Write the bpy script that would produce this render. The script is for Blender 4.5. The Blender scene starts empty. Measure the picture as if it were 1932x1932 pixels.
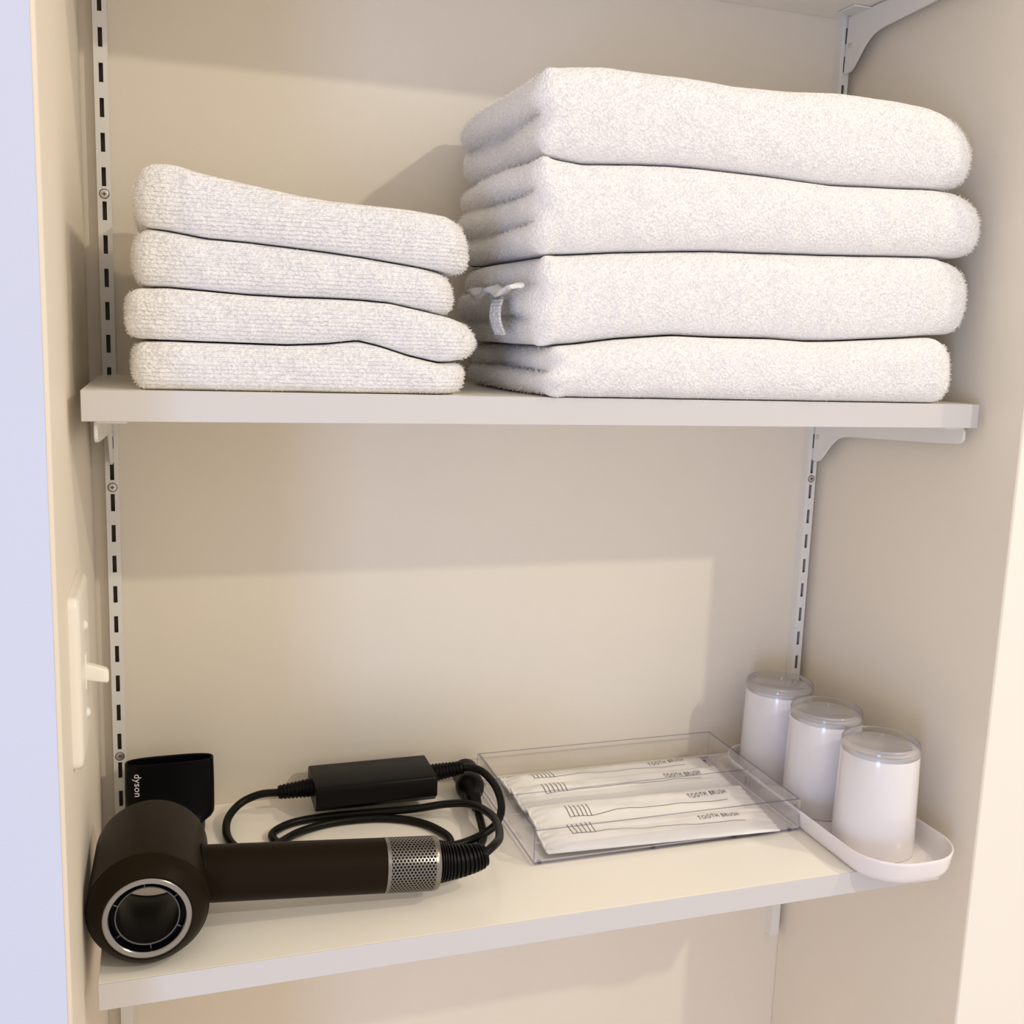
import bpy, math, random
import numpy as np
from mathutils import Vector, Matrix

# ---------------------------------------------------------------- scene set-up
SC = bpy.context.scene
COL = SC.collection
random.seed(7)
RNG = np.random.default_rng(7)
ZO = 1400.0                     # everything below is measured in mm; z = 0 mm is this far above the floor


def W(x, y, z):
    return (x * .001, y * .001, (z + ZO) * .001)


# camera
cam_d = bpy.data.cameras.new('camera')
cam = bpy.data.objects.new('camera', cam_d)
COL.objects.link(cam)
cam_d.sensor_width = 36.0
cam_d.sensor_fit = 'HORIZONTAL'
cam_d.lens = 36.0 * 1986.45 / 1932.0
cam_d.clip_start = .01
cam_d.clip_end = 50


def rotm(yaw, pitch, roll):
    a, b, c = [math.radians(v) for v in (yaw, pitch, roll)]
    Rz = np.array([[math.cos(a), -math.sin(a), 0], [math.sin(a), math.cos(a), 0], [0, 0, 1]])
    Rx = np.array([[1, 0, 0], [0, math.cos(b), -math.sin(b)], [0, math.sin(b), math.cos(b)]])
    Ry = np.array([[math.cos(c), 0, math.sin(c)], [0, 1, 0], [-math.sin(c), 0, math.cos(c)]])
    return Rz @ Rx @ Ry


_R = rotm(-18.61, -9.34, -1.98)
cm = Matrix.Identity(4)
for i in range(3):
    cm[i][0] = _R[i][0]
    cm[i][1] = _R[i][2]
    cm[i][2] = -_R[i][1]
cl = W(37.44, -884.46, 15.32)
for i in range(3):
    cm[i][3] = cl[i]
cam.matrix_world = cm
SC.camera = cam

# world: soft, slightly warm room light
world = bpy.data.worlds.new('room_light')
SC.world = world
world.use_nodes = True
bg = world.node_tree.nodes['Background']
bg.inputs['Color'].default_value = (1.0, .918, .855, 1)
bg.inputs['Strength'].default_value = .92
SC.cycles.transparent_max_bounces = 40


def lamp(name, kind, loc, power, color, target=None, **kw):
    d = bpy.data.lights.new(name, kind)
    d.energy = power
    d.color = color
    for k, v in kw.items():
        setattr(d, k, v)
    o = bpy.data.objects.new(name, d)
    COL.objects.link(o)
    o.location = W(*loc)
    if target:
        v = Vector(W(*target)) - Vector(W(*loc))
        o.rotation_euler = v.to_track_quat('-Z', 'Y').to_euler()
    return o


# ceiling downlight of the room, front right of the niche
lamp('ceiling_downlight', 'POINT', (1390, -1975, 1136), 51, (1.0, .93, .76), shadow_soft_size=.03)
# second downlight further to the right
lamp('ceiling_downlight_hall', 'POINT', (1540, -985, 1136), 30, (1.0, .84, .58), shadow_soft_size=.035)
# daylight from a window at the left
lamp('window_daylight', 'AREA', (-967, -2000, -520), 13, (.40, .56, 1.0), target=(250, 0, -400),
     shape='RECTANGLE', size=.35, size_y=.8)

SC.view_settings.view_transform = 'Standard'
SC.view_settings.look = 'None'
SC.view_settings.gamma = 1.0
SC.view_settings.use_curve_mapping = False
SC.view_settings.exposure = 0.03


# ---------------------------------------------------------------- materials
def new_mat(name):
    m = bpy.data.materials.new(name)
    m.use_nodes = True
    nt = m.node_tree
    return m, nt, nt.nodes['Principled BSDF']


def pmat(name, col, rough=.5, metal=0.0, bump=0.0, bscale=400.0, var=0.0, vscale=6.0, coat=0.0, spec=.5, sheen=0.0):
    m, nt, b = new_mat(name)
    b.inputs['Base Color'].default_value = (*col, 1)
    b.inputs['Roughness'].default_value = rough
    b.inputs['Metallic'].default_value = metal
    b.inputs['Specular IOR Level'].default_value = spec
    if coat:
        b.inputs['Coat Weight'].default_value = coat
        b.inputs['Coat Roughness'].default_value = .08
    if sheen:
        b.inputs['Sheen Weight'].default_value = sheen
        b.inputs['Sheen Roughness'].default_value = .6
    tc = nt.nodes.new('ShaderNodeTexCoord')
    if bump:
        n = nt.nodes.new('ShaderNodeTexNoise')
        n.inputs['Scale'].default_value = bscale
        n.inputs['Detail'].default_value = 3
        nt.links.new(tc.outputs['Object'], n.inputs['Vector'])
        bp = nt.nodes.new('ShaderNodeBump')
        bp.inputs['Strength'].default_value = bump
        bp.inputs['Distance'].default_value = .001
        nt.links.new(n.outputs['Fac'], bp.inputs['Height'])
        nt.links.new(bp.outputs['Normal'], b.inputs['Normal'])
    if var:
        n = nt.nodes.new('ShaderNodeTexNoise')
        n.inputs['Scale'].default_value = vscale
        n.inputs['Detail'].default_value = 4
        nt.links.new(tc.outputs['Object'], n.inputs['Vector'])
        r = nt.nodes.new('ShaderNodeValToRGB')
        r.color_ramp.elements[0].position = .3
        r.color_ramp.elements[1].position = .7
        r.color_ramp.elements[0].color = (*[c * (1 - var) for c in col], 1)
        r.color_ramp.elements[1].color = (*[min(1, c * (1 + var)) for c in col], 1)
        nt.links.new(n.outputs['Fac'], r.inputs['Fac'])
        nt.links.new(r.outputs['Color'], b.inputs['Base Color'])
    return m


M_wall = pmat('cream_wall_panel', (.785, .712, .60), .55, bump=.12, bscale=900, var=.015, vscale=9)
M_wall_cool = pmat('pale_blue_white_wall', (.56, .59, .71), .6, bump=.1, bscale=700, var=.01)  # bluish white base colour of the left wall face
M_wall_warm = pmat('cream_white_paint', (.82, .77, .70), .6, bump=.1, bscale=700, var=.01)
M_floor = pmat('pale_wood_floor', (.55, .45, .34), .4, bump=.1, bscale=60, var=.12, vscale=14)
M_ceil = pmat('white_ceiling', (.82, .80, .76), .7, bump=.1, bscale=300)
M_shelf = pmat('off_white_melamine', (.92, .875, .785), .26, bump=.03, bscale=1200, var=.008)
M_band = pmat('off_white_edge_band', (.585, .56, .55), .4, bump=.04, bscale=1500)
M_steel = pmat('white_painted_steel', (.78, .76, .72), .38, bump=.05, bscale=1200)
M_dark = pmat('recess_shade_dark', (.10, .08, .06), .6, bump=.05)  # shade inside the slots and screw recesses, put into the colour
M_screw = pmat('zinc_screw', (.62, .58, .52), .35, metal=.9, bump=.1, bscale=2000)
M_black = pmat('black_matt_plastic', (.0040, .0033, .0028), .38, bump=.05, bscale=2500, spec=.13)
M_brown = pmat('dark_bronze_black_casing', (.0120, .0075, .0032), .40, bump=.03, bscale=2500, spec=.06)
M_nozzle = pmat('black_satin_plastic', (.003, .003, .004), .32, bump=.03, bscale=2000, spec=.12)
M_inner = pmat('black_inner_duct', (.003, .003, .0035), .4, bump=.02, spec=.06)
M_line = pmat('grey_duct_ring', (.10, .10, .105), .35, bump=.02)
M_chrome = pmat('brushed_nickel', (.30, .28, .26), .22, metal=1.0, bump=.04, bscale=3000)
M_rubber = pmat('black_cable_rubber', (.006, .0048, .0036), .38, bump=.04, bscale=1800, spec=.16)
M_print = pmat('white_print', (.75, .75, .78), .5)
M_ink = pmat('dark_ink', (.05, .045, .043), .6)
M_cup = pmat('milky_white_tumbler', (.74, .705, .71), .2, coat=.5, spec=.5)
M_tray = pmat('white_plastic_tray', (.80, .755, .75), .3, coat=.3)
M_switch = pmat('ivory_switch_plastic', (.84, .79, .70), .32, coat=.2)


def thin_clear(name, tint, refl=1.0):
    """clear acrylic sheet: lets light straight through and mirrors a little of it"""
    m = bpy.data.materials.new(name)
    m.use_nodes = True
    nt = m.node_tree
    nt.nodes.clear()
    out = nt.nodes.new('ShaderNodeOutputMaterial')
    tr = nt.nodes.new('ShaderNodeBsdfTransparent')
    tr.inputs['Color'].default_value = (*tint, 1)
    gl = nt.nodes.new('ShaderNodeBsdfGlossy')
    gl.inputs['Roughness'].default_value = .03
    gl.inputs['Color'].default_value = (.95, .95, 1, 1)
    fr = nt.nodes.new('ShaderNodeFresnel')
    fr.inputs['IOR'].default_value = 1.45
    mx = nt.nodes.new('ShaderNodeMixShader')
    mu = nt.nodes.new('ShaderNodeMath')
    mu.operation = 'MULTIPLY'
    mu.inputs[1].default_value = refl
    nt.links.new(fr.outputs['Fac'], mu.inputs[0])
    nt.links.new(mu.outputs[0], mx.inputs['Fac'])
    nt.links.new(tr.outputs[0], mx.inputs[1])
    nt.links.new(gl.outputs[0], mx.inputs[2])
    nt.links.new(mx.outputs[0], out.inputs['Surface'])
    return m


M_acryl = thin_clear('clear_acrylic', (.994, .994, .996), .42)
M_acryl_edge = thin_clear('acrylic_cut_edge', (.48, .48, .62), .8)
M_glass = thin_clear('clear_glass_base', (.95, .955, .95), .9)


def towel_mat(name, rows):
    m, nt, b = new_mat(name)
    b.inputs['Base Color'].default_value = (.83, .81, .80, 1)
    b.inputs['Roughness'].default_value = .95
    b.inputs['Specular IOR Level'].default_value = .1
    b.inputs['Sheen Weight'].default_value = .25
    b.inputs['Sheen Roughness'].default_value = .7
    tc = nt.nodes.new('ShaderNodeTexCoord')
    n = nt.nodes.new('ShaderNodeTexVoronoi')
    n.inputs['Scale'].default_value = 520
    nt.links.new(tc.outputs['Object'], n.inputs['Vector'])
    n2 = nt.nodes.new('ShaderNodeTexNoise')
    n2.inputs['Scale'].default_value = 160
    n2.inputs['Detail'].default_value = 5
    nt.links.new(tc.outputs['Object'], n2.inputs['Vector'])
    add = nt.nodes.new('ShaderNodeMath')
    add.operation = 'ADD'
    nt.links.new(n.outputs['Distance'], add.inputs[0])
    nt.links.new(n2.outputs['Fac'], add.inputs[1])
    src = add
    if rows:
        wv = nt.nodes.new('ShaderNodeTexWave')
        wv.wave_type = 'BANDS'
        wv.bands_direction = 'Z'
        wv.inputs['Scale'].default_value = 125
        wv.inputs['Distortion'].default_value = 2.5
        wv.inputs['Detail'].default_value = 2
        wv.inputs['Detail Scale'].default_value = 3
        nt.links.new(tc.outputs['Object'], wv.inputs['Vector'])
        ad2 = nt.nodes.new('ShaderNodeMath')
        ad2.operation = 'MULTIPLY_ADD'
        ad2.inputs[1].default_value = .7
        nt.links.new(wv.outputs['Fac'], ad2.inputs[0])
        nt.links.new(add.outputs[0], ad2.inputs[2])
        src = ad2
    bp = nt.nodes.new('ShaderNodeBump')
    bp.inputs['Strength'].default_value = .75
    bp.inputs['Distance'].default_value = .0014
    nt.links.new(src.outputs[0], bp.inputs['Height'])
    nt.links.new(bp.outputs['Normal'], b.inputs['Normal'])
    return m


M_towel = towel_mat('white_terry_pile', False)
M_towel_row = towel_mat('white_terry_rows', True)
def fibre_mat():
    m = bpy.data.materials.new('white_terry_loops')
    m.use_nodes = True
    nt = m.node_tree
    nt.nodes.clear()
    out = nt.nodes.new('ShaderNodeOutputMaterial')
    mx = nt.nodes.new('ShaderNodeMixShader')
    mx.inputs['Fac'].default_value = .5
    for i, k in enumerate(('ShaderNodeBsdfDiffuse', 'ShaderNodeBsdfTranslucent')):
        n = nt.nodes.new(k)
        n.inputs['Color'].default_value = (.90, .89, .885, 1)
        nt.links.new(n.outputs[0], mx.inputs[1 + i])
    nt.links.new(mx.outputs[0], out.inputs['Surface'])
    return m


M_fibre = fibre_mat()
M_bag = pmat('white_sachet_film', (.88, .86, .84), .33, bump=.12, bscale=260, spec=.45)


def filter_mat():
    m, nt, b = new_mat('perforated_nickel_filter')
    uv = nt.nodes.new('ShaderNodeUVMap')
    N = nt.nodes.new

    def math_(op, a=None, c=None, v=None):
        k = N('ShaderNodeMath')
        k.operation = op
        if a is not None:
            nt.links.new(a, k.inputs[0])
        if c is not None:
            nt.links.new(c, k.inputs[1])
        if v is not None:
            k.inputs[1].default_value = v
        return k.outputs[0]
    sep = N('ShaderNodeSeparateXYZ')
    nt.links.new(uv.outputs['UV'], sep.inputs[0])
    sx, sy = 2.62, 4.15

    def cell(off):
        u = math_('MULTIPLY', math_('SUBTRACT', math_('FRACT', math_('ADD', math_('DIVIDE', sep.outputs[0], v=sx), v=off)), v=.5), v=sx)
        w = math_('MULTIPLY', math_('SUBTRACT', math_('FRACT', math_('ADD', math_('DIVIDE', sep.outputs[1], v=sy), v=off)), v=.5), v=sy)
        return math_('SQRT', math_('ADD', math_('MULTIPLY', u, u), math_('MULTIPLY', w, w)))
    d = math_('MINIMUM', cell(0.0), cell(.5))
    hole = math_('LESS_THAN', d, v=.93)
    inside = math_('MULTIPLY', math_('GREATER_THAN', sep.outputs[0], v=2.6), math_('LESS_THAN', sep.outputs[0], v=35.0))
    mask = math_('MULTIPLY', hole, inside)
    mix = N('ShaderNodeMix')
    mix.data_type = 'RGBA'
    nt.links.new(mask, mix.inputs['Factor'])
    mix.inputs[6].default_value = (.25, .232, .21, 1)
    mix.inputs[7].default_value = (.012, .011, .010, 1)
    nt.links.new(mix.outputs[2], b.inputs['Base Color'])
    nt.links.new(math_('SUBTRACT', None, mask) if False else math_('MULTIPLY_ADD', mask, v=-1.0), b.inputs['Metallic'])
    b.inputs['Metallic'].links[0].from_node.inputs[2].default_value = 1.0
    b.inputs['Roughness'].default_value = .27
    b.inputs['Specular IOR Level'].default_value = .05
    bp = N('ShaderNodeBump')
    bp.inputs['Strength'].default_value = .5
    bp.inputs['Distance'].default_value = .0005
    bp.invert = True
    nt.links.new(mask, bp.inputs['Height'])
    nt.links.new(bp.outputs['Normal'], b.inputs['Normal'])
    return m


M_filter = filter_mat()


# ---------------------------------------------------------------- mesh helpers (all lengths in mm)
class MB:
    def __init__(self):
        self.v, self.f, self.mi, self.uv = [], [], [], {}

    def add(self, vs, fs, mi=0):
        o = len(self.v)
        self.v += [tuple(map(float, p)) for p in vs]
        self.f += [tuple(i + o for i in q) for q in fs]
        self.mi += [mi] * len(fs)
        return o

    def box(self, x0, x1, y0, y1, z0, z1, mi=0):
        vs = [(x, y, z) for z in (z0, z1) for y in (y0, y1) for x in (x0, x1)]
        self.add(vs, [(0, 2, 3, 1), (4, 5, 7, 6), (0, 1, 5, 4), (2, 6, 7, 3), (0, 4, 6, 2), (1, 3, 7, 5)], mi)
        return self

    def grid(self, P, closed_u=False, closed_v=False, mi=0, flip=False):
        """P[i][j] of points"""
        nu, nv = len(P), len(P[0])
        vs = [p for row in P for p in row]
        fs = []
        for i in range(nu if closed_u else nu - 1):
            for j in range(nv if closed_v else nv - 1):
                a, b = i * nv + j, i * nv + (j + 1) % nv
                c, d = ((i + 1) % nu) * nv + (j + 1) % nv, ((i + 1) % nu) * nv + j
                fs.append((a, d, c, b) if flip else (a, b, c, d))
        self.add(vs, fs, mi)
        return self

    def lathe(self, prof, origin, axis, n=64, mi=0, close=False, up=None):
        """prof: list of (radius, distance along axis)"""
        ax = Vector(axis).normalized()
        e = ax.orthogonal().normalized() if up is None else (Vector(up) - ax * Vector(up).dot(ax)).normalized()
        f = ax.cross(e)
        o = Vector(origin)
        rows = []
        for r, h in prof:
            rows.append([o + ax * h + (e * math.cos(t) + f * math.sin(t)) * r for t in [2 * math.pi * k / n for k in range(n)]])
        self.grid(rows, closed_u=close, closed_v=True, mi=mi)
        return self

    def tube(self, pts, rad, n=14, mi=0, caps=True):
        pts = [Vector(p) for p in pts]
        rows = []
        t0 = (pts[1] - pts[0]).normalized()
        u = t0.orthogonal().normalized()
        for i, p in enumerate(pts):
            t = (pts[min(i + 1, len(pts) - 1)] - pts[max(i - 1, 0)]).normalized()
            u = (u - t * u.dot(t)).normalized()
            w = t.cross(u)
            r = rad(i / (len(pts) - 1)) if callable(rad) else rad
            rows.append([p + (u * math.cos(a) + w * math.sin(a)) * r for a in [2 * math.pi * k / n for k in range(n)]])
        o = len(self.v)
        self.grid(rows, closed_v=True, mi=mi)
        if caps:
            self.f.append(tuple(o + k for k in range(n))[::-1])
            self.f.append(tuple(o + (len(rows) - 1) * n + k for k in range(n)))
            self.mi += [mi, mi]
        return self

    def prism(self, poly, lo, hi, axis='x', mi=0):
        """extrude a 2-D outline; axis x: poly is (y,z); y: (x,z); z: (x,y)"""
        n = len(poly)

        def P(a, b, c):
            return {'x': (c, a, b), 'y': (a, c, b), 'z': (a, b, c)}[axis]
        vs = [P(a, b, lo) for a, b in poly] + [P(a, b, hi) for a, b in poly]
        fs = [tuple(range(n))[::-1], tuple(range(n, 2 * n))] + [(i, (i + 1) % n, n + (i + 1) % n, n + i) for i in range(n)]
        self.add(vs, fs, mi)
        return self

    def build(self, name, mats, parent=None, smooth=None, bevel=0, seg=2, fix=True):
        me = bpy.data.meshes.new(name)
        og = parent['_o'] if parent is not None and '_o' in parent else (0, 0, 0)
        o = bpy.data.objects.new(name, me)
        v = [((x - og[0]) * .001, (y - og[1]) * .001, (z - og[2]) * .001 + (0 if parent is not None else ZO * .001)) for x, y, z in self.v]
        me.from_pydata(v, [], self.f)
        for m in (mats if isinstance(mats, (list, tuple)) else [mats]):
            me.materials.append(m)
        if any(self.mi):
            me.polygons.foreach_set('material_index', self.mi)
        if fix:
            import bmesh
            bm = bmesh.new()
            bm.from_mesh(me)
            bmesh.ops.remove_doubles(bm, verts=bm.verts, dist=1e-7)
            bmesh.ops.recalc_face_normals(bm, faces=bm.faces)
            bm.to_mesh(me)
            bm.free()
        if smooth is not None:
            me.polygons.foreach_set('use_smooth', [True] * len(me.polygons))
            me.set_sharp_from_angle(angle=math.radians(smooth))
        COL.objects.link(o)
        if parent is not None:
            o.parent = parent
            o['_o'] = og
        if bevel:
            b = o.modifiers.new('bevel', 'BEVEL')
            b.width = bevel * .001
            b.segments = seg
            b.limit_method = 'ANGLE'
            b.angle_limit = math.radians(40)
            b.harden_normals = False
            me.polygons.foreach_set('use_smooth', [True] * len(me.polygons))
            me.set_sharp_from_angle(angle=math.radians(50))
        return o


def tag(o, label, cat, group=None, kind=None):
    o['label'] = label
    o['category'] = cat
    if group:
        o['group'] = group
    if kind:
        o['kind'] = kind
    return o


def thing(name, loc, label, cat, group=None):
    o = bpy.data.objects.new(name, None)
    o.empty_display_size = .02
    COL.objects.link(o)
    o.location = W(*loc)
    o['_o'] = loc
    return tag(o, label, cat, group)


def struct(o, label, cat):
    return tag(o, label, cat, kind='structure')


def spline(pts, n):
    """Catmull-Rom through pts"""
    P = np.array(pts, float)
    P = np.vstack([2 * P[0] - P[1], P, 2 * P[-1] - P[-2]])
    seg = len(P) - 3
    out = []
    for t in np.linspace(0, seg, n):
        i = min(int(t), seg - 1)
        u = t - i
        a, b, c, d = P[i:i + 4]
        out.append(.5 * (2 * b + (c - a) * u + (2 * a - 5 * b + 4 * c - d) * u * u + (3 * b - a - 3 * c + d) * u ** 3))
    return [tuple(p) for p in out]


# ---------------------------------------------------------------- the niche
XL, XR, YB = -15.2, 657.0, 10.0          # inner faces of the niche
ZF, ZC = -ZO, 1180.0
m = MB().box(XL - 60, XR + 60, YB, YB + 60, ZF, ZC)
struct(m.build('wall_back', M_wall), 'cream back wall of the shelved niche', 'wall')
m = MB().box(XL - 60, XL, -310, YB, ZF, ZC)
struct(m.build('wall_left', M_wall, bevel=2.5, seg=3), 'cream left side wall of the niche with the light switch', 'wall')
m = MB().box(XR, XR + 60, -249, YB, ZF, ZC)
struct(m.build('wall_right', M_wall, bevel=1.2), 'cream right side wall of the niche beside the tumblers', 'wall')
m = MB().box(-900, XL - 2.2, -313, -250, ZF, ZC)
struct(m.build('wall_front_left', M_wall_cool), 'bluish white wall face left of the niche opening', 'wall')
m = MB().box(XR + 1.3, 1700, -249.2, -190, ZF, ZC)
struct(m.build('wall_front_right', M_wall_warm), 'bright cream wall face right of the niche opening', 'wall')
m = MB().box(-900, 1700, -1500, 70, ZF - 40, ZF)
struct(m.build('floor', M_floor), 'pale wooden floor below the niche', 'floor')

# shelves
D1, D2 = -212.0, -236.0
Z1, T1 = -23.2, 18.6
Z2, T2 = -392.4, 18.0


def shelf(x0, x1, yf, zt, t, label):
    r = thing('shelf_board', ((x0 + x1) / 2, 0, zt - t), label, 'shelf', 'niche shelves')
    MB().box(x0, x1, yf + 1.0, YB - .3, zt - t, zt).build('board', M_shelf, r, bevel=.5)
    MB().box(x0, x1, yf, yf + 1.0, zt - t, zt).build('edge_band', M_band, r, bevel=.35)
    return r


shelf(-7.4, 648.6, D1, Z1, T1, 'off-white shelf board carrying the two stacks of white towels')
shelf(-6.5, 636.2, D2, Z2, T2, 'off-white shelf board carrying the hair dryer, clear box and tumblers')
ZT = 337.0
shelf(-7.4, 648.6, D1, ZT, 18.6, 'bare off-white shelf board above the towels, seen only from below')


# slotted uprights
def upright(xc, z_hi, z_lo, slot0, screws, label):
    r = thing('slotted_upright', (xc, YB, z_lo), label, 'wall rail', 'slotted uprights on the back wall')
    w, sw, sh = 5.0, 1.55, 6.9
    zs = [slot0 - 25 * k for k in range(-12, 60)]
    zs = [z for z in zs if z_lo + 100 < z < z_hi - 10]
    m = MB()
    # front web as a ladder with real slots
    levels = [z_hi]
    for z in zs:
        levels += [z + sh, z - sh]
    levels.append(z_lo)
    for i in range(len(levels) - 1):
        a, b = levels[i], levels[i + 1]
        if i % 2 == 0:
            m.box(xc - w, xc + w, 0, 1.2, b, a)
        else:
            m.box(xc - w, xc - sw, 0, 1.2, b, a)
            m.box(xc + sw, xc + w, 0, 1.2, b, a)
    for s in (-1, 1):
        x0, x1 = sorted((xc + s * w, xc + s * (w - 1.2)))
        m.box(x0, x1, 1.2, YB, z_lo, z_hi)
    m.build('channel', M_steel, r)
    MB().box(xc - w + 1.2, xc + w - 1.2, YB - 2.2, YB - .2, z_lo, z_hi).build('slot_shade_strip', M_dark, r)  # strip added inside the channel, coloured dark as the shade behind the slots
    for z in screws:
        s = MB()
        s.lathe([(0, -.4), (2.6, -.4), (3.1, -.25), (3.3, .1)], (xc, 0, z), (0, 1, 0), n=28)
        so = s.build('screw', M_screw, r, smooth=40)
        c = MB()
        c.box(xc - 1.5, xc + 1.5, -.5, -.36, z - .45, z + .45).box(xc - .45, xc + .45, -.51, -.37, z - 1.5, z + 1.5)
        c.lathe([(3.2, -.12), (3.75, -.12), (3.75, .02)], (xc, 0, z), (0, 1, 0), n=28)
        c.build('cross_recess', M_dark, so)
    return r


upright(0, 1100, -600, 225.8, [338.3, 113.3, -111.9, -337], 'white slotted steel upright beside the light switch')
upright(645.5, 1100, -600, -98.65 + 325, [339, 114, -111, -336], 'white slotted steel upright in the corner behind the tumblers')


# brackets
def bracket(xc, zt, side, label, back=0.0):
    r = thing('shelf_bracket', (xc, 0, zt - 52), label, 'bracket', 'white steel shelf brackets')
    prof = [(-2, -1), (-200, -1), (-202.5, -3.5), (-202.5, -10), (-200, -13), (-196, -14), (-167, -16.2), (-127, -18.4), (-80, -21),
            (-55, -22.4), (-46, -23.6), (-39, -25.6), (-33, -29), (-27, -34), (-21, -40.5), (-16, -46), (-12, -49.6), (-8, -51), (-.4, -51)]
    m = MB().prism([(y, zt + z) for y, z in prof], xc - 1.1, xc + 1.1, 'x')
    m.build('arm', M_steel, r, bevel=.5)
    x0, x1 = sorted((xc, xc + side * 18))
    MB().box(x0, x1, -201, -150, zt - 2, zt - .2).build('flange', M_steel, r, bevel=.6)
    MB().box(x0, x1, -34, -8, zt - 2, zt - .2).build('flange', M_steel, r, bevel=.6)
    p = MB()
    for k in (0, 3.2):
        p.box(xc - 1.7, xc + 1.7, -7 - k, -4.8 - k, zt - 29, zt - 25)
    p.build('locking_pin', M_screw, r, bevel=.4)
    return r


bracket(0, Z1 - T1, 1, 'white steel bracket under the left end of the towel shelf')
bracket(645.5, Z1 - T1, -1, 'white steel bracket under the right end of the towel shelf')
bracket(645.5, ZT - 18.6, -1, 'white steel bracket under the topmost shelf, at the top right corner')
bracket(0, Z2 - T2, 1, 'white steel bracket hidden under the left end of the lower shelf')
bracket(645.5, Z2 - T2, -1, 'white steel bracket under the right end of the lower shelf below the tray')
bracket(0, ZT - 18.6, 1, 'white steel bracket under the left end of the topmost shelf')

# light switch on the left wall
sw = thing('light_switch', (XL, -215, -245), 'ivory toggle light switch on the left wall', 'light switch')


def rrect(cx, cy, hx, hy, r, n=6):
    out = []
    for sx, sy, a0 in ((1, 1, 0), (-1, 1, 90), (-1, -1, 180), (1, -1, 270)):
        for k in range(n + 1):
            a = math.radians(a0 + 90 * k / n)
            out.append((cx + sx * (hx - r) + r * math.cos(a), cy + sy * (hy - r) + r * math.sin(a)))
    return out


rows = []
for x, inset in ((XL + .05, 0), (XL + 3.2, 0), (XL + 4.8, .5), (XL + 5.8, 1.8), (XL + 6.3, 4.0)):
    rows.append([(x, y, z) for y, z in rrect(-215, -192, 38 - inset, 52 - inset, 6)])
m = MB().grid(rows, closed_v=True)
m.f.append(tuple(range(len(m.v) - len(rows[0]), len(m.v))))
m.mi.append(0)
m.build('cover_plate', M_switch, sw, smooth=30)
XP = XL + 6.3
for z in (-165.5, -221):
    s = MB().lathe([(0, 2.0), (1.6, 1.8), (2.8, 1.0), (3.4, -.2)], (XP, -215, z), (1, 0, 0), n=24)
    s.build('screw', M_steel, sw, smooth=60)
MB().box(XP - 1, XP + .6, -219.5, -210.5, -205, -183).build('toggle_surround', M_switch, sw, bevel=.4)
m = MB()
lv = []
for d, hy, hz, dz in ((0, 3.6, 5.2, 0), (9, 3.3, 4.6, -2.6), (11.5, 3.0, 4.2, -3.4), (12.4, 2.2, 3.2, -3.7)):
    lv.append([(XP + .5 + d, y, z) for y, z in rrect(-215, -194.5 + dz, hy, hz, 1.2, 3)])
m.grid(lv, closed_v=True)
m.f.append(tuple(range(len(m.v) - len(lv[0]), len(m.v))))
m.mi.append(0)
m.build('toggle_lever', M_switch, sw, smooth=40)

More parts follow.
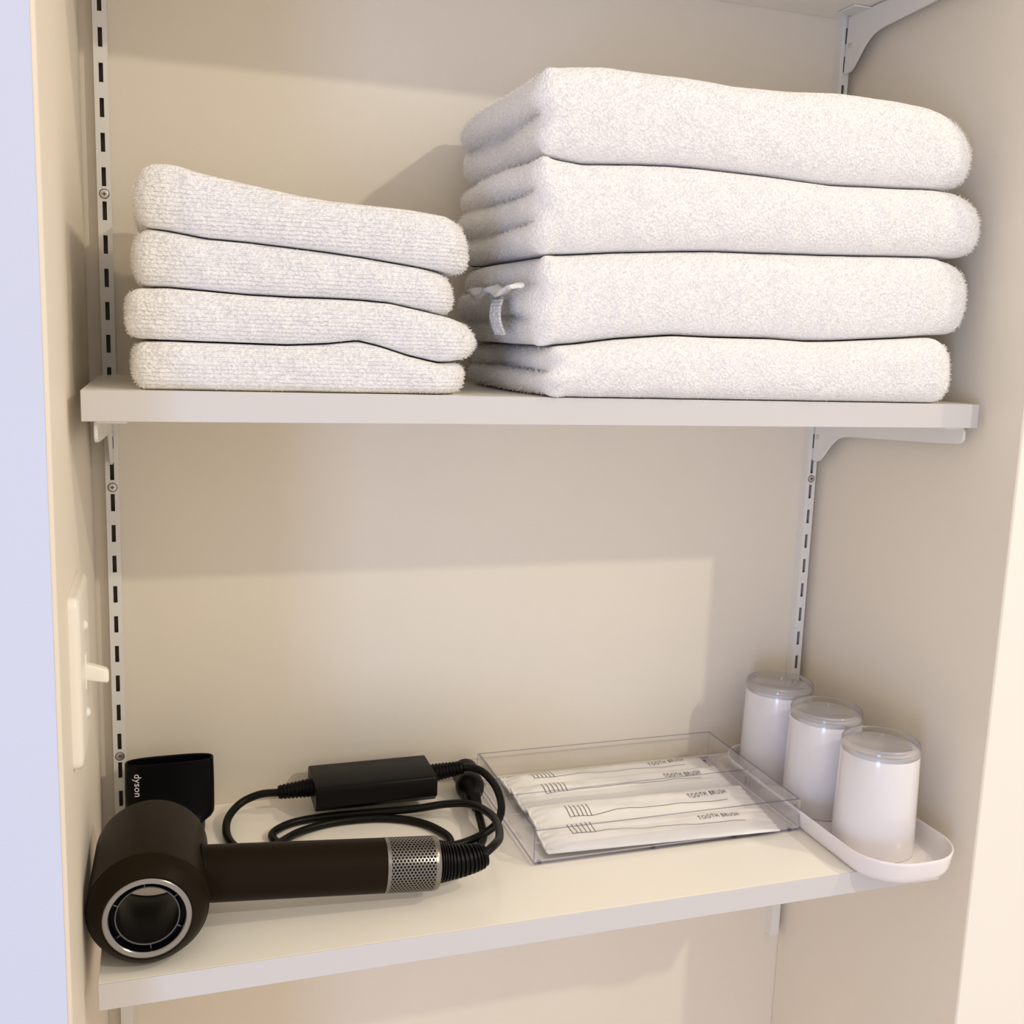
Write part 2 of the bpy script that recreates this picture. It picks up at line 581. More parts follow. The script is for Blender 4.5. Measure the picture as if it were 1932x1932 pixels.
# ---------------------------------------------------------------- towels
SEAMS = {
 'h1': ([(26.7, 107.8), (36.9, 111.8), (47.2, 112.0), (66.8, 107.5), (90.5, 104.0), (114.8, 100.3), (139.7, 97.5), (165.2, 96.6), (191.4, 95.6), (215.6, 93.8), (226.5, 91.0), (234.2, 86.3)],
        [(25.9, 74.7), (31.6, 73.3), (43.1, 72.6), (66.4, 69.4), (90.3, 68.6), (114.8, 67.1), (139.9, 65.4), (165.6, 63.1), (192.1, 60.1), (219.2, 56.8), (235.2, 54.0)], 24.6, 235.6),
 'h2': ([(24.8, 72.9), (31.6, 73.3), (43.1, 72.6), (66.4, 69.4), (90.3, 68.6), (114.8, 67.1), (139.9, 65.4), (165.6, 63.1), (192.1, 60.1), (219.2, 56.8), (226.1, 55.9)],
        [(22.8, 38.6), (42.4, 39.0), (66.0, 38.0), (90.1, 36.7), (114.8, 36.5), (140.1, 36.7), (159.4, 36.6), (179.2, 35.6), (199.3, 32.1), (219.9, 28.4), (226.9, 27.1)], 23.1, 226.7),
 'h3': ([(19.4, 37.9), (42.4, 39.0), (66.0, 38.0), (90.1, 36.7), (114.8, 36.5), (140.1, 36.7), (159.4, 36.6), (179.2, 35.6), (199.3, 32.1), (219.9, 28.4), (233.9, 24.7), (241.1, 21.2)],
        [(18.1, 7.3), (41.9, 6.9), (65.6, 6.7), (89.9, 6.6), (114.8, 6.4), (140.2, 8.1), (159.7, 10.6), (172.9, 7.8), (193.2, 1.9), (213.8, -2.2), (231.9, -.7), (241.7, .5)], 18.1, 242.0),
 'h4': ([(20.9, 6.2), (41.9, 6.9), (65.6, 6.7), (89.9, 6.6), (114.8, 6.4), (140.2, 8.1), (159.7, 10.6), (172.9, 7.8), (193.2, 1.9), (213.8, -2.2), (231.9, -.7), (234.7, -.3)],
        [(20, -23.4), (240, -23.4)], 20.8, 235.0),
 'b1': ([(271.6, 187.5), (278.1, 191.0), (298.2, 194.6), (322.5, 197.0), (349.4, 196.6), (381.0, 196.6), (415.7, 195.1), (464.0, 195.9), (507.5, 199.3), (553.1, 198.4), (581.4, 196.8), (600.9, 193.1), (616.3, 187.0), (628.4, 180.5)],
        [(273.0, 135.8), (282.6, 135.9), (309.8, 133.1), (346.0, 135.8), (374.9, 137.4), (401.4, 137.5), (451.2, 136.5), (503.2, 134.3), (557.3, 136.2), (594.7, 137.9), (632.5, 138.4)], 274.1, 631.3),
 'b2': ([(273.0, 135.8), (282.6, 135.9), (309.8, 133.1), (346.0, 135.8), (374.9, 137.4), (401.4, 137.5), (451.2, 136.5), (503.2, 134.3), (557.3, 136.2), (594.7, 137.9), (613.8, 137.0), (642.2, 129.3)],
        [(275.6, 71.1), (282.4, 71.4), (300.1, 72.8), (335.2, 76.2), (378.8, 79.4), (405.5, 81.3), (455.8, 82.7), (508.2, 84.2), (562.8, 86.5), (600.8, 87.9), (646.6, 88.8)], 273.8, 645.3),
 'b3': ([(275.6, 71.1), (282.4, 71.4), (300.1, 72.8), (335.2, 76.2), (378.8, 79.4), (405.5, 81.3), (455.8, 82.7), (508.2, 84.2), (562.8, 86.5), (600.8, 87.9), (624.7, 82.9), (636.4, 77.5)],
        [(281.1, 10.3), (289.1, 11.3), (310.2, 13.3), (338.5, 17.5), (382.6, 21.5), (409.9, 21.2), (461.0, 21.8), (491.1, 20.8), (514.4, 21.6), (569.7, 25.3), (604.1, 28.4), (641.5, 30.5)], 277.0, 639.2),
 'b4': ([(281.1, 10.3), (289.1, 11.3), (310.2, 13.3), (338.5, 17.5), (382.6, 21.5), (409.9, 21.2), (461.0, 21.8), (491.1, 20.8), (514.4, 21.6), (569.7, 25.3), (600, 27.6), (622, 22.6)],
        [(280, -23.4), (640, -23.4)], 284.6, 623.3),
}


def interp(pts, x):
    a = np.array(pts)
    # smooth the polyline a little
    xs = np.linspace(a[0, 0] - 8, a[-1, 0] + 8, 400)
    ys = np.interp(xs, a[:, 0], a[:, 1])
    k = np.ones(9) / 9
    yp = np.pad(ys, 4, mode='edge')
    ys = np.convolve(yp, k, mode='valid')
    return np.interp(x, xs, ys)


def noise2(x, y, seed, amp, wl):
    r = np.random.default_rng(seed)
    o = 0
    for _ in range(6):
        a = r.uniform(0, 2 * math.pi)
        w = wl * r.uniform(.6, 1.6)
        o = o + np.sin((x * math.cos(a) + y * math.sin(a)) * 2 * math.pi / w + r.uniform(0, 7))
    return o * amp / 2.4


def towel(key, yf, yb, label, name, cat, group, mat, rF, rL, rR, lobes, seed, pile, density, gap=.5, lean=0.0, lob_amp=9.0):
    top, bot, xl, xr = SEAMS[key]
    # outline of the folded towel seen from above, counter-clockwise from the back left corner
    per = []

    def seg(a, b, step, kind):
        n = max(2, int(math.hypot(b[0] - a[0], b[1] - a[1]) / step))
        for i in range(n):
            t = i / n
            per.append((a[0] + (b[0] - a[0]) * t, a[1] + (b[1] - a[1]) * t, kind))

    def arc(c, r, a0, a1, n, kind):
        for i in range(n):
            a = math.radians(a0 + (a1 - a0) * i / n)
            per.append((c[0] + r * math.cos(a), c[1] + r * math.sin(a), kind))
    cl, cr = (12.0 if lobes else 10.0), 24.0
    seg((xl, yb - 8), (xl, yf + cl), 3.0, 'L')
    arc((xl + cl, yf + cl), cl, 180, 270, 6, 'L')
    seg((xl + cl, yf), (xr - cr, yf), 2.2, 'F')
    arc((xr - cr, yf + cr), cr, 270, 360, 14, 'R')
    seg((xr, yf + cr), (xr, yb - 8), 4.0, 'R')
    arc((xr - 8, yb - 8), 8, 0, 90, 5, 'B')
    seg((xr - 8, yb), (xl + 8, yb), 14.0, 'B')
    arc((xl + 8, yb - 8), 8, 90, 180, 5, 'B')
    P = np.array([p[:2] for p in per])
    kind = np.array([p[2] for p in per])
    nS = len(P)
    tang = np.roll(P, -1, 0) - np.roll(P, 1, 0)
    nrm = np.stack([tang[:, 1], -tang[:, 0]], 1)
    nrm /= np.linalg.norm(nrm, axis=1)[:, None]
    # blend weights so the different edges run into each other softly
    wL = np.where(kind == 'L', 1.0, 0.0)
    wR = np.where(kind == 'R', 1.0, 0.0)

    def soft(w, k):
        for _ in range(k):
            w = (np.roll(w, 1) + w * 2 + np.roll(w, -1)) / 4
        return w
    wLs, wRs = soft(wL, 8), soft(wR, 30)
    NT = 33
    ts = np.sin(np.linspace(-math.pi / 2, math.pi / 2, NT))
    ts = .55 * ts + .45 * np.linspace(-1, 1, NT)
    X = np.zeros((NT, nS))
    Y = np.zeros((NT, nS))
    Z = np.zeros((NT, nS))
    xt = np.clip(P[:, 0], xl, xr)
    hgt = interp(top, xt) - interp(bot, xt)
    grow = np.clip((P[:, 1] - yf - 6) / 26.0, 0, 1)          # the inner layers show behind the outer wrap
    rr = np.random.default_rng(seed)
    lob_off = rr.uniform(-4, 5, 8)
    for i, t in enumerate(ts):
        rad = (rF * (1 - wRs) * (1 - wLs) + rR * wRs + rL * wLs)
        ins = rad * (1 - (1 - abs(t) ** 2.3) ** (1 / 2.3))
        if lobes:
            f = (t + 1) / 2 * lobes
            li = min(int(f), lobes - 1)
            u = 2 * (f - li) - 1
            lb = lob_amp * (1 - math.sqrt(max(0, 1 - abs(u) ** 2.2))) * .8 - (lob_off[li] + 2.5 * np.sin(P[:, 1] * .035 + li * 2.1 + seed)) - 2.0
            ins = ins + wLs * grow ** .7 * lb
        ins = ins + noise2(P[:, 0] + P[:, 1] * .7, t * 18 + P[:, 1] * .3, seed, .55, 45) + noise2(P[:, 0], t * 14, seed + 3, .35, 16)
        ins = ins + (wLs * (1 - grow) * (2.2 * math.sin(t * 3.1 + seed) + 1.2 * math.sin(t * 7 + seed)) if lobes else 0)
        X[i] = P[:, 0] - nrm[:, 0] * ins
        Y[i] = P[:, 1] - nrm[:, 1] * ins + lean * t
        xq = np.clip(X[i], xl, xr)
        zt = interp(top, xq) - gap
        zb = interp(bot, xq) + gap
        Z[i] = zb + (zt - zb) * (t + 1) / 2
    if key == 'b4':                                        # lower fold sags over the shelf edge
        sag = np.clip((D1 - 1.5 - Y) / 6.0, 0, 1) * np.clip(-(Z + 2) / 20.0, 0, 1) * np.clip((585 - X) / 40.0, 0, 1)
        Z -= 2.6 * sag
    V = [tuple(p) for p in np.stack([X, Y, Z], 2).reshape(-1, 3)]
    F = []
    for i in range(NT - 1):
        for j in range(nS):
            k = (j + 1) % nS
            F.append((i * nS + j, i * nS + k, (i + 1) * nS + k, (i + 1) * nS + j))
    # closing caps: rings shrinking towards the mid line
    for row, sgn in ((0, -1), (NT - 1, 1)):
        prev = [row * nS + j for j in range(nS)]
        cy = (yf + yb) / 2
        for q in (.97, .85, .6, .3, 0.02):
            cur = []
            for j in range(nS):
                x = (X[row, j] - (xl + xr) / 2) * (q * .35 + .65) + (xl + xr) / 2
                y = cy + (Y[row, j] - cy) * q
                z = float(interp(top, x) - gap if sgn > 0 else interp(bot, x) + gap)
                cur.append(len(V))
                V.append((x, y, z))
            for j in range(nS):
                k = (j + 1) % nS
                F.append((prev[j], prev[k], cur[k], cur[j]) if sgn > 0 else (cur[j], cur[k], prev[k], prev[j]))
            prev = cur
    nbody = len(F)
    # terry pile: small loops standing out of the visible sides
    Pt = np.stack([X, Y, Z], 2)
    A, B_, C_ = Pt[:-1, :], np.roll(Pt, -1, 1)[:-1, :], Pt[1:, :]
    e1, e2 = B_ - A, C_ - A
    cr_ = np.cross(e1, e2)
    area = np.linalg.norm(cr_, axis=2)
    vis = np.broadcast_to((kind != 'B')[None, :], area.shape) * area
    if lobes == 0:
        vis = vis * np.broadcast_to(np.where((P[:, 1] > yf + 60), .25, 1)[None, :], area.shape)
    pr = (vis / vis.sum()).ravel()
    n = int(vis.sum() * density)
    g = np.random.default_rng(seed + 50)
    idx = g.choice(len(pr), n, p=pr)
    ii, jj = np.unravel_index(idx, area.shape)
    a, b = g.random((n, 1)), g.random((n, 1))
    base = A[ii, jj] + e1[ii, jj] * a + e2[ii, jj] * b
    nn = cr_[ii, jj] / (area[ii, jj][:, None] + 1e-9)
    d = nn + g.normal(0, .45, (n, 3))
    d[:, 2] -= .25
    d /= np.linalg.norm(d, axis=1)[:, None]
    side = np.cross(d, g.normal(0, 1, (n, 3)))
    side /= np.linalg.norm(side, axis=1)[:, None]
    ln = pile * g.uniform(.55, 1.25, (n, 1))
    wd = .28 * g.uniform(.7, 1.3, (n, 1))
    z_lim = (ts[ii] > -.92) & (ts[ii] < .88)
    p0 = base - nn * .3
    v0, v1 = p0 - side * wd, p0 + side * wd
    v2 = p0 + d * (ln + .3) + side * wd * .5
    v3 = p0 + d * (ln + .3) - side * wd * .5
    keep = np.where(z_lim)[0]
    r = thing(name, ((xl + xr) / 2, (yf + yb) / 2, float(np.min(Z))), label, cat, group)
    og = r['_o']
    nv0 = len(V)
    fib = np.stack([v0[keep], v1[keep], v2[keep], v3[keep]], 1).reshape(-1, 3)
    allv = (np.vstack([np.array(V), fib]) - np.array(list(og))) * .001
    nk = len(keep)
    fibf = (np.arange(nk)[:, None] * 4 + np.array([[0, 1, 2, 3]]) + nv0)
    allf = np.vstack([np.array(F), fibf])
    me = bpy.data.meshes.new('terry_body')
    me.vertices.add(len(allv))
    me.vertices.foreach_set('co', allv.astype(np.float32).ravel())
    me.loops.add(allf.size)
    me.loops.foreach_set('vertex_index', allf.astype(np.int32).ravel())
    me.polygons.add(len(allf))
    me.polygons.foreach_set('loop_start', (np.arange(len(allf)) * 4).astype(np.int32))
    me.polygons.foreach_set('use_smooth', np.ones(len(allf), bool))
    me.update(calc_edges=True)
    me.validate()
    me.materials.append(mat)
    me.materials.append(M_fibre)
    mi = np.zeros(len(me.polygons), np.int32)
    mi[len(F):] = 1
    me.polygons.foreach_set('material_index', mi)
    o = bpy.data.objects.new('terry_body', me)
    COL.objects.link(o)
    o.parent = r
    return r


HG, BG = 'folded hand towels in the left stack', 'folded bath towels in the right stack'
HT = [('h4', -206, 'lowest folded white hand towel of the left stack, resting on the shelf'),
      ('h3', -205, 'folded white hand towel second from the bottom of the left stack'),
      ('h2', -203, 'folded white hand towel second from the top of the left stack'),
      ('h1', -204, 'topmost folded white hand towel of the left stack, sloping down to the right')]
for i, (k, yf, lab) in enumerate(HT):
    towel(k, yf, -30, lab, 'hand_towel', 'towel', HG, M_towel_row, 9, 9, 13, 0, 11 + i, 1.6, .32)
BT = [('b4', -219, 'lowest folded white bath towel of the right stack, slightly over the shelf edge', 2, 6, 14),
      ('b3', -211, 'white bath towel second from the bottom of the right stack, ribbed hem showing', 3, 5, 16),
      ('b2', -210, 'folded white bath towel second from the top of the right stack, reaching furthest right', 3, 8, 18),
      ('b1', -209, 'topmost folded white bath towel of the right stack with a rounded right end', 2, 9, 24)]
big = {}
LA = {'b1': 17.0, 'b2': 17.0, 'b3': 11.0, 'b4': 12.0}
for i, (k, yf, lab, lo, rl, rr_) in enumerate(BT):
    big[k] = towel(k, yf, -18, lab, 'bath_towel', 'towel', BG, M_towel, 15, rl, rr_, lo, 31 + i, 2.0, .32, lob_amp=LA[k])

# ribbed hem and tucked sheet edges on the left side of a bath towel
rows = []
for i in range(13):
    z = 44 - i * 2.2
    b = 3.2 * math.sin(i / 12 * math.pi)
    rows.append([(265.5 - b - .5 * math.cos(j * 2.4) - .1 * i, -180 + j * 1.35 + (12 - i) * .9, z) for j in range(17)])
m = MB().grid(rows)
h = m.build('hem_band', M_towel_row, big['b3'], smooth=60)
sm = h.modifiers.new('thick', 'SOLIDIFY')
sm.thickness = .0018
rows = []
for i in range(5):
    rows.append([(272 - i * 3.0 + .8 * math.sin(j * .9), -197 + j * 4.2, 52 - i * .9 + 2.2 * math.sin(j * .55 + i * .3)) for j in range(26)])
m = MB().grid(rows)
h = m.build('tucked_edge', M_towel, big['b3'], smooth=60)
sm = h.modifiers.new('thick', 'SOLIDIFY')
sm.thickness = .0028

# ---------------------------------------------------------------- hair dryer
HR = 38.0
HX, HY, HZ = 23.4, -232.0, Z2 + HR + .3
dr = thing('hair_dryer', (HX, -185, Z2), 'black hair dryer lying on the lower shelf with its cord coiled behind', 'hair dryer')
AX = Vector((math.sin(-.027), -math.cos(.027), 0))      # out of the face towards the room
face = Vector((HX, HY, HZ))
bx = -AX
R1 = HR * 1.0
m = MB().lathe([(27.2, .4), (28.6, .2), (30.2, 1.6), (32.8, 4.4), (35.2, 7.9), (36.9, 11.6), (37.35, 13.0), (R1, 13.6), (R1, 91), (37.6, 93.6), (36.8, 94.4), (35.6, 94.0), (35, 90)], face, bx, n=96)
m.build('head', M_brown, dr, smooth=24)
m = MB().lathe([(23.0, 1.6), (23.2, .3), (23.8, -.4), (26.4, -.4), (27.0, 0), (27.2, .6)], face, bx, n=96)
m.build('outlet_ring', M_chrome, dr, smooth=30)
m = MB().lathe([(23.0, 1.6), (22.6, 3.2), (22.4, 6), (19.9, 6.2), (19.9, 3.6), (19.5, 3.2), (19.1, 3.6), (19.1, 28), (21.5, 45), (26.5, 66), (31.5, 80), (35, 90.2)], face, bx, n=96)
du = m.build('air_duct', M_inner, dr, smooth=30)
m = MB().lathe([(19.0, 3.5), (19.2, 2.9), (19.7, 2.9), (19.9, 3.5)], face, bx, n=96)
e = AX.cross(Vector((0, 0, 1))).normalized()
for k in range(6):
    a = math.radians(90 + 60 * k - 4)
    d = (e * math.cos(a) + Vector((0, 0, 1)) * math.sin(a))
    m.tube([face + bx * 3.4 + d * 19.6, face + bx * 3.4 + d * 22.8], .35, n=6)
m.build('duct_rim', M_line, du, smooth=40)
HA, HB = Vector((HX + 20, -181.2, HZ + .5)), Vector((223.5, -186.5, HZ - 12.0))
hd = (HB - HA).normalized()
Lh = (HB - HA).length
Lf = 39.5
m = MB().lathe([(18.6, 0), (18.6, 14), (19.2, 14.6), (19.2, Lh - Lf - .2)], HA, hd, n=72, up=(0, 0, 1))
m.build('handle', M_brown, dr, smooth=35)
m = MB().lathe([(20.0, 14.0), (20.6, 15.5), (20.3, 17.2), (19.2, 17.6)], HA, hd, n=72, up=(0, 0, 1))
m.build('handle_collar', M_black, dr, smooth=35)
# perforated filter with its own surface coordinates
o0 = HA + hd * (Lh - Lf)
n, rr_ = 96, 19.2
prof = [(19.3, 0)] + [(19.3, 2.2), (19.3, 36.4), (19.0, 37.8), (18.2, 39.2), (16.8, 39.7), (14.5, 39.8)]
m = MB().lathe(prof, o0, hd, n=n, up=(0, 0, 1))
fo = m.build('filter', M_filter, dr, smooth=30, fix=False)
me = fo.data
uvl = me.uv_layers.new(name='UVMap')
circ = 2 * math.pi * 19.2
circ = round(circ / 4.15) * 4.15
for p in me.polygons:
    js = [vi % n for vi in p.vertices]
    wrap = max(js) - min(js) > n / 2
    for li, vi in zip(p.loop_indices, p.vertices):
        j = vi % n
        if wrap and j < n / 2:
            j += n
        uvl.data[li].uv = (prof[vi // n][1], j / n * circ)
me.flip_normals()
# ribbed strain relief
sd = (hd + Vector((0, -.06, .20))).normalized()
s0 = HB - hd * .5
sp = [s0, s0 + hd * 8, s0 + hd * 18 + Vector((0, 0, .6)), s0 + hd * 30 + Vector((0, 1.2, 2.0)), s0 + hd * 38 + Vector((0, 2.5, 3.4))]
pts = spline(sp, 120)
m = MB().tube(pts, lambda t: (15.2 - 6.4 * t) * (1.0 if (t * 15) % 1 < .62 else .86) if t < .93 else 8.2, n=40)
m.build('strain_relief', M_black, dr, smooth=50)
se = Vector(pts[-1])
# cord runs
A = [tuple(se - (Vector(pts[-1]) - Vector(pts[-5])).normalized() * 2), (se.x + 9, se.y + 8, se.z + 2), (280.5, -159.3, -366.4), (288.1, -129.8, -369.4), (288.8, -101.6, -373.0), (280.5, -76.1, -376.4), (262.2, -66.0, -379.0), (235.3, -62.3, -382.0),
     (201.0, -51.2, -386.4), (165.9, -45.4, -388.4), (139.0, -47.7, -388.8), (122.7, -57.4, -388.8), (116.5, -69.9, -388.8), (124, -88, -388.8), (148, -116, -388.8), (185, -131, -388.8), (225, -133, -388.8), (249, -123, -388.8),
     (254.5, -108, -388.8), (249.3, -91.1, -388.8), (239.6, -76.5, -388.8), (223.3, -64.5, -388.8), (199.1, -57.0, -388.8), (166.3, -57.1, -388.8), (139.7, -67.9, -388.0), (121.2, -88.8, -385.0), (108, -101, -385), (94, -94, -387.5),
     (84.6, -74.4, -388.4), (81.6, -53.7, -387.4), (84.8, -36.3, -383.4), (95.7, -23.1, -378.4), (111.1, -21.3, -373.4), (128, -25.6, -371.4)]
m = MB().tube(spline(A, 420), 3.3, n=14)
Cc = [(283, -35, -361), (293, -40, -360), (301, -50, -361.5), (306, -70, -367), (304, -92, -375), (294, -107, -382.5), (275.0, -116, -387.0), (253.7, -120.9, -388.6), (232, -126, -381.5), (215, -138, -381.5), (228, -150, -384), (252, -146, -388), (269, -133.5, -388.8), (281.0, -116, -388.6), (285, -97, -385.0), (286.6, -78, -379.7)]
m.tube(spline(Cc, 200), 3.3, n=14)
m.build('power_cord', M_rubber, dr, smooth=60)
# transformer block in the cord
ab = MB()
poly = [(-54, -377), (-56.5, -375), (-56.5, -363), (-55, -358.5), (-51, -357.2), (-9, -357.2), (-5, -359), (-3.8, -362), (-3.8, -376), (-6.5, -381), (-50, -381)]
ab.prism(poly, 153.8, 257.5, 'x')
ado = ab.build('adapter_box', M_black, dr, bevel=1.2, seg=3)


def ribbed(a, b, r0, r1, ribs, name, parent):
    pts = [tuple(Vector(a).lerp(Vector(b), k / 70)) for k in range(71)]
    MB().tube(pts, lambda t: (r0 + (r1 - r0) * t) * (1.0 if (t * ribs) % 1 < .6 else .9), n=20).build(name, M_black, parent, smooth=50)


ribbed((154.5, -27, -369), (126, -25.6, -371.2), 8.2, 5.8, 9, 'cord_sleeve', ado)
ribbed((257, -30, -366.0), (286, -35.5, -360.5), 8.2, 5.6, 10, 'cord_sleeve', ado)
# plug
pa, pb = Vector((297.0, -3.0, -378.6)), Vector((286.5, -80, -379.6))
pd = (pb - pa).normalized()
m = MB().lathe([(0, -.5), (10.5, -.5), (12.2, 1.0), (12.4, 8), (11.6, 14), (10.6, 22), (12.2, 26), (12.8, 34), (11.2, 41), (8.0, 45), (6.4, 52)] +
               [((6.4 - .028 * k * 2) * (1 if k % 4 < 2 else .88), 52 + k * .8) for k in range(30)] + [(4.2, 76.5), (0, 76.6)], pa, pd, n=40)
m.build('plug', M_black, dr, smooth=40)


# ---------------------------------------------------------------- lettering
def text_polys(s, size, spacing=1.0, off=0.0):
    cu = bpy.data.curves.new('txt', 'FONT')
    cu.body = s
    cu.size = size
    cu.space_character = spacing
    cu.resolution_u = 3
    cu.offset = off
    cu.fill_mode = 'FRONT'
    o = bpy.data.objects.new('txt', cu)
    COL.objects.link(o)
    bpy.context.view_layer.update()
    me = bpy.data.meshes.new_from_object(o.evaluated_get(bpy.context.evaluated_depsgraph_get()))
    vs = [(v.co.x, v.co.y) for v in me.vertices]
    fs = [tuple(p.vertices) for p in me.polygons]
    bpy.data.objects.remove(o)
    bpy.data.curves.remove(cu)
    bpy.data.meshes.remove(me)
    return vs, fs


# concentrator nozzle standing behind the dryer
nz = thing('dryer_nozzle', (39, -33, Z2), 'black flat dryer nozzle with white lettering standing upright behind the dryer head', 'dryer attachment')
zb = Z2


def stadium(hx, hy, z, n=14, cx=39.0, cy=-33.0, p=None):
    out = []
    for k in range(4 * n):
        a = 2 * math.pi * k / (4 * n)
        ca, sa = math.cos(a), math.sin(a)
        x = math.copysign(abs(ca) ** (2 / (p or 3.2)), ca) * hx
        y = math.copysign(abs(sa) ** (2 / 2.4), sa) * hy
        out.append((cx + x, cy + y, z + (x / 34) * 0.0))
    return out


def ring(r, z, n=56, cx=39.0, cy=-33.0):
    return [(cx + r * math.cos(2 * math.pi * k / n), cy + r * math.sin(2 * math.pi * k / n), z) for k in range(n)]


rows = [stadium(32.6, 7.0, zb + 62), stadium(33.6, 8.4, zb + 62.6), stadium(34.2, 9.0, zb + 62), stadium(34.6, 9.6, zb + 40), stadium(34.6, 11.5, zb + 20),
        stadium(34.4, 13.5, zb + 16), stadium(32.5, 15, zb + 13), stadium(27.5, 19, zb + 10.5)]
m = MB().grid([rows[0]] + rows[1:], closed_v=True)
inner = [stadium(32.6, 7.0, zb + 62), stadium(32.4, 7.2, zb + 40), stadium(31, 8, zb + 18), stadium(20, 6, zb + 14)]
m.grid(inner, closed_v=True, flip=True)
m.build('nozzle_body', M_nozzle, nz, smooth=40)
m = MB().grid([ring(25, zb + 11), ring(27, zb + 10), ring(27, zb + 2), ring(26, zb + .2), ring(22, zb + .2), ring(22, zb + 9)], closed_v=True)
m.build('mounting_ring', M_nozzle, nz, smooth=40)
vs, fs = text_polys('dyson', 7.6, 1.05, .06)
wmax = max(v[0] for v in vs)
m = MB()
# reads downwards along the left edge of the front face


def nz_y(z):
    return -33 - (9.0 + (62 - (z - zb)) * .027) - .25


pts = []
for u, w in vs:
    x, z = 12.0 + w, zb + 55.5 - u * (19.0 / wmax)
    k = min(1, abs((x - 39) / 34.3))
    yy = (1 - k ** 3.2) ** (1 / 2.4) * (-(nz_y(z) + 33))
    pts.append((x, -33 - yy - .25, z))
m.add(pts, fs)
m.build('lettering', M_print, nz, fix=False)

# ---------------------------------------------------------------- acrylic box with sachets
BX0, BX1, BY0, BY1, BH = 308.5, 548.5, -163.8, -3.5, 28.0
zb = Z2 + 1.6
bxo = thing('acrylic_box', ((BX0 + BX1) / 2, (BY0 + BY1) / 2, Z2), 'clear shallow acrylic box holding the toothbrush sachets', 'box')
w = 2.2


def slab(m, x0, x1, y0, y1, z0, z1, edge_axes):
    """sheet whose cut edges take the edge material (index 1)"""
    vs = [(x, y, z) for z in (z0, z1) for y in (y0, y1) for x in (x0, x1)]
    faces = {'z-': (0, 2, 3, 1), 'z+': (4, 5, 7, 6), 'y-': (0, 1, 5, 4), 'y+': (2, 6, 7, 3), 'x-': (0, 4, 6, 2), 'x+': (1, 3, 7, 5)}
    o = len(m.v)
    m.v += vs
    for k, f in faces.items():
        m.f.append(tuple(i + o for i in f))
        m.mi.append(1 if k in edge_axes else 0)


AM = [M_acryl, M_acryl_edge]
for nm, args in (('floor_panel', (BX0, BX1, BY0, BY1, zb, zb + 2.2, ('y-', 'x-', 'y+', 'x+'))),
                 ('front_panel', (BX0, BX1, BY0, BY0 + w, zb + 2.25, zb + BH, ('z+', 'x-', 'x+'))),
                 ('back_panel', (BX0, BX1, BY1 - w, BY1, zb + 2.25, zb + BH, ('z+', 'x-', 'x+'))),
                 ('side_panel', (BX0, BX0 + w, BY0 + w + .05, BY1 - w - .05, zb + 2.25, zb + BH, ('z+',))),
                 ('side_panel', (BX1 - w, BX1, BY0 + w + .05, BY1 - w - .05, zb + 2.25, zb + BH, ('z+',))),
                 ('divider', (BX0 + w + .1, BX1 - w - .1, -80.6, -78.8, zb + 2.3, zb + 20, ('z+', 'x-', 'x+')))):
    m = MB()
    slab(m, *args)
    m.build(nm, AM, bxo, fix=False)
for x in (BX0 + 6, BX1 - 6, BX0 + 105, BX1 - 60):
    for y in (BY0 + 5, BY1 - 5):
        MB().lathe([(0, 0), (2, 0), (2, 1.6), (0, 1.6)], (x, y, Z2), (0, 0, 1), n=12).build('foot', M_acryl_edge, bxo, smooth=30)

vt, ft = text_polys('TOOTH BRUSH', 7.4, 1.2, -.015)
tw = max(v[0] for v in vt)
vt = [(u / tw * 37.5, q * 1.2) for u, q in vt]


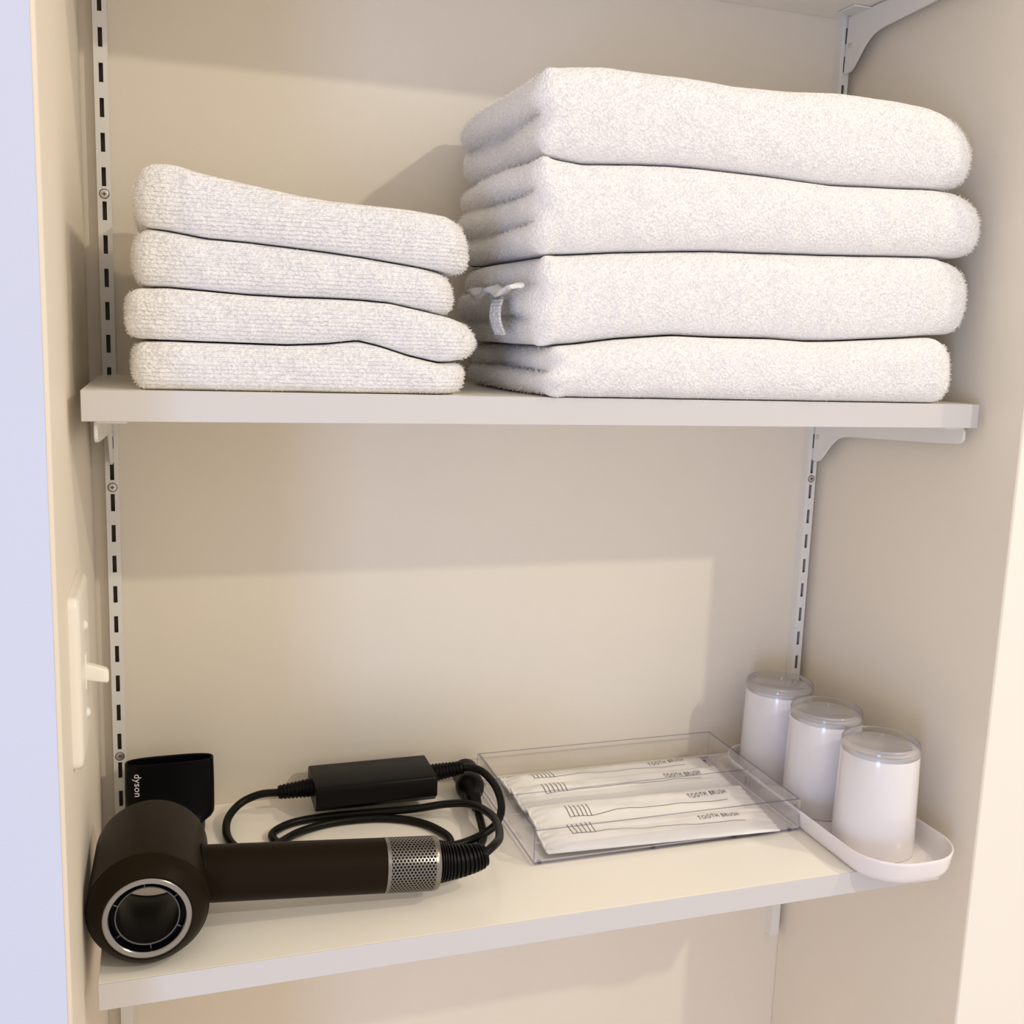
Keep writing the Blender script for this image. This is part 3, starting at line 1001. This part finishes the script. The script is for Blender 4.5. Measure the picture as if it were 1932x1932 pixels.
def sachet(cx, cy, rot, L, Wd, zbase, seed, ux, bx_, label, tilt, dv=0.0):
    """ux, bx_: distance of lettering and of the drawn bristles from the middle"""
    r = thing('toothbrush_sachet', (cx, cy, zbase), label, 'toothbrush packet', 'toothbrush sachets in the acrylic box')
    c, s = math.cos(math.radians(rot)), math.sin(math.radians(rot))
    rg = np.random.default_rng(seed)
    ph = rg.uniform(0, 6, 8)

    def H(u, v):
        a = min(1, max(0, (L / 2 - abs(u)) / 16.0))
        b = max(0.0, 1 - abs(2 * v / Wd) ** 2.4)
        head = math.exp(-((u - bx_ - 10) / 26.0) ** 2) * 2.0
        z = (4.2 + head) * (a ** .6) * (b ** .7)
        z += (.40 * math.sin(u * .12 + v * .11 + ph[0]) + .16 * math.sin(u * .27 - v * .25 + ph[1]) + .40 * math.sin(v * .36 + u * .03 + ph[2])) * a * b ** .5
        z += .5 * math.sin(v * .8 + ph[3]) * (1 - a) + .7 + tilt * (v + Wd / 2)
        return max(z, .35 + tilt * (v + Wd / 2))

    def P(u, v, dz=0.0):
        return (cx + u * c - v * s, cy + u * s + v * c, zbase + H(u, v) + dz)
    nu, nv = 110, 28
    us = [-L / 2 + L * i / (nu - 1) for i in range(nu)]
    vs_ = [-Wd / 2 + Wd * j / (nv - 1) for j in range(nv)]
    wob = lambda u: .6 * math.sin(u * .07 + ph[4]) + .4 * math.sin(u * .21 + ph[5])
    top = [[P(u, v * (1 + wob(u) * .012)) for v in vs_] for u in us]
    bot = [[(cx + u * c - v * s, cy + u * s + v * c, zbase + tilt * (v + Wd / 2)) for v in vs_] for u in us]
    m = MB().grid(top)
    m.grid(bot, flip=True)
    for a, b in ((top[0], bot[0]), (bot[-1], top[-1])):
        m.grid([a, b], flip=True)
    m.grid([[t[0] for t in top], [t[0] for t in bot]])
    m.grid([[t[-1] for t in top], [t[-1] for t in bot]], flip=True)
    body = m.build('pouch', M_bag, r, smooth=60)
    m = MB()
    m.add([(P(ux + u, 1.0 + q)[0], P(ux + u, 1.0 + q)[1], zbase + .35 + max(H(ux + u + a, 1.0 + q + b) for a in (-2, 0, 2) for b in (-2.5, 0, 2.5))) for u, q in vt], ft)
    m.build('lettering', M_ink, r, fix=False)
    m = MB()

    def stroke(p, q, wdt, n):
        d = (q[0] - p[0], q[1] - p[1])
        l = math.hypot(*d)
        nx, ny = -d[1] / l * wdt / 2, d[0] / l * wdt / 2
        m.grid([[P(p[0] + d[0] * k / n + sgn * nx, p[1] + d[1] * k / n + sgn * ny, .45) for sgn in (-1, 1)] for k in range(n + 1)])
    for k in range(6):
        x = bx_ + k * 3.9
        stroke((x, 11.6 + dv), (x + .2, -4.2 + dv), .5, 8)
    stroke((bx_ + .2, -4.2 + dv), (bx_ + 20, -4.2 + dv), .45, 12)
    stroke((bx_ + 20, -4.2 + dv), (bx_ + 44, -1.6 + dv * .6), .45, 14)
    stroke((bx_ + 44, -1.6 + dv * .6), (L / 2 - 26, -5.0 + dv * .5), .45, 50)
    m.build('brush_drawing', M_ink, r, fix=False)
    # crimped end seal
    rows = []
    for k in range(5):
        u = -L / 2 - 1.5 + k * 1.6
        rows.append([(cx + u * c - v * s, cy + u * s + v * c, zbase + 1.4 + tilt * (v + Wd / 2) + .5 * math.sin(k * 2.2) + .5 * math.sin(v * .5 + ph[6])) for v in vs_])
    e = MB().grid(rows).build('end_seal', M_bag, r, smooth=60)
    sm = e.modifiers.new('thick', 'SOLIDIFY')
    sm.thickness = .0008
    return r


zs = zb + 2.5
sachet(427.0, -142.6, -3.0, 206, 35.5, zs, 3, 37, -78, 'white toothbrush sachet nearest the front wall of the clear box', .12)
sachet(432.0, -104.0, -.8, 206, 36.5, zs, 5, 43, -73, 'white toothbrush sachet just in front of the box divider, crisp dark lettering', .16, -5.0)
sachet(432.0, -59.8, 0.4, 206, 36, zs, 8, 42, -77, 'white toothbrush sachet just behind the box divider', .15)
sachet(433.0, -24.8, 0.6, 206, 31, zs, 9, 42, -77, 'white toothbrush sachet against the back wall of the clear box, half shadowed', .03)

# ---------------------------------------------------------------- tray and tumblers
TXc, TYc, THx, THy = 594.0, -141.0, 46.0, 127.0
tr = thing('tumbler_tray', (TXc, TYc, Z2), 'long white tray with rounded corners under three tumblers, jutting over the shelf front', 'tray')


def oval(inset, z, r):
    return [(x, y, z) for x, y in rrect(TXc, TYc, THx - inset, THy - inset, r - inset, 10)]


prof = [(8.5, .2), (6.0, .3), (3.8, 2.0), (2.0, 6), (.4, 16.6), (.1, 18.0), (.6, 18.8), (1.4, 18.8), (2.0, 18.0), (2.4, 16.6), (4.2, 7), (6.0, 3.6), (8.5, 2.6)]
rows = [oval(i, Z2 + z, 38) for i, z in prof]
m = MB().grid(rows, closed_v=True)
n0 = len(rows[0])
m.f.append(tuple(range(n0))[::-1])
m.f.append(tuple(range(len(m.v) - n0, len(m.v))))
m.mi += [0, 0]
m.build('tray_body', M_tray, tr, smooth=50)


def tumbler(cx, cy, label):
    z0 = Z2 + 2.9
    r = thing('tumbler', (cx, cy, z0), label, 'cup', 'upturned tumblers on the tray')
    H = 92.0
    m = MB().lathe([(30.6, 0), (33.0, 0), (33.3, .8), (31.3, 79), (31.0, 84.2), (30.2, 86.2), (28.6, 87.0), (0, 87.0)], (cx, cy, z0), (0, 0, 1), n=72)
    m.lathe([(30.6, 0), (28.9, 72), (0, 75)], (cx, cy, z0), (0, 0, 1), n=72)
    m.build('cup_body', M_cup, r, smooth=40)
    m = MB().lathe([(31.2, 83.0), (31.5, 83.6), (31.3, 88.6), (31.0, 90.6), (30.3, 91.7), (29.3, H), (28.4, 91.5), (27.6, 89.8), (26.2, 88.6), (0, 88.2)], (cx, cy, z0), (0, 0, 1), n=72)
    m.build('glass_base', M_glass, r, smooth=40)
    return r


tumbler(592.5, -203.5, 'upturned milky white tumbler at the front of the tray')
tumbler(593.5, -127.0, 'upturned milky white tumbler in the middle of the tray row')
tumbler(594.0, -51.0, 'upturned milky white tumbler at the back of the tray, next to the slotted upright')

for o in bpy.data.objects:
    if '_o' in o:
        del o['_o']
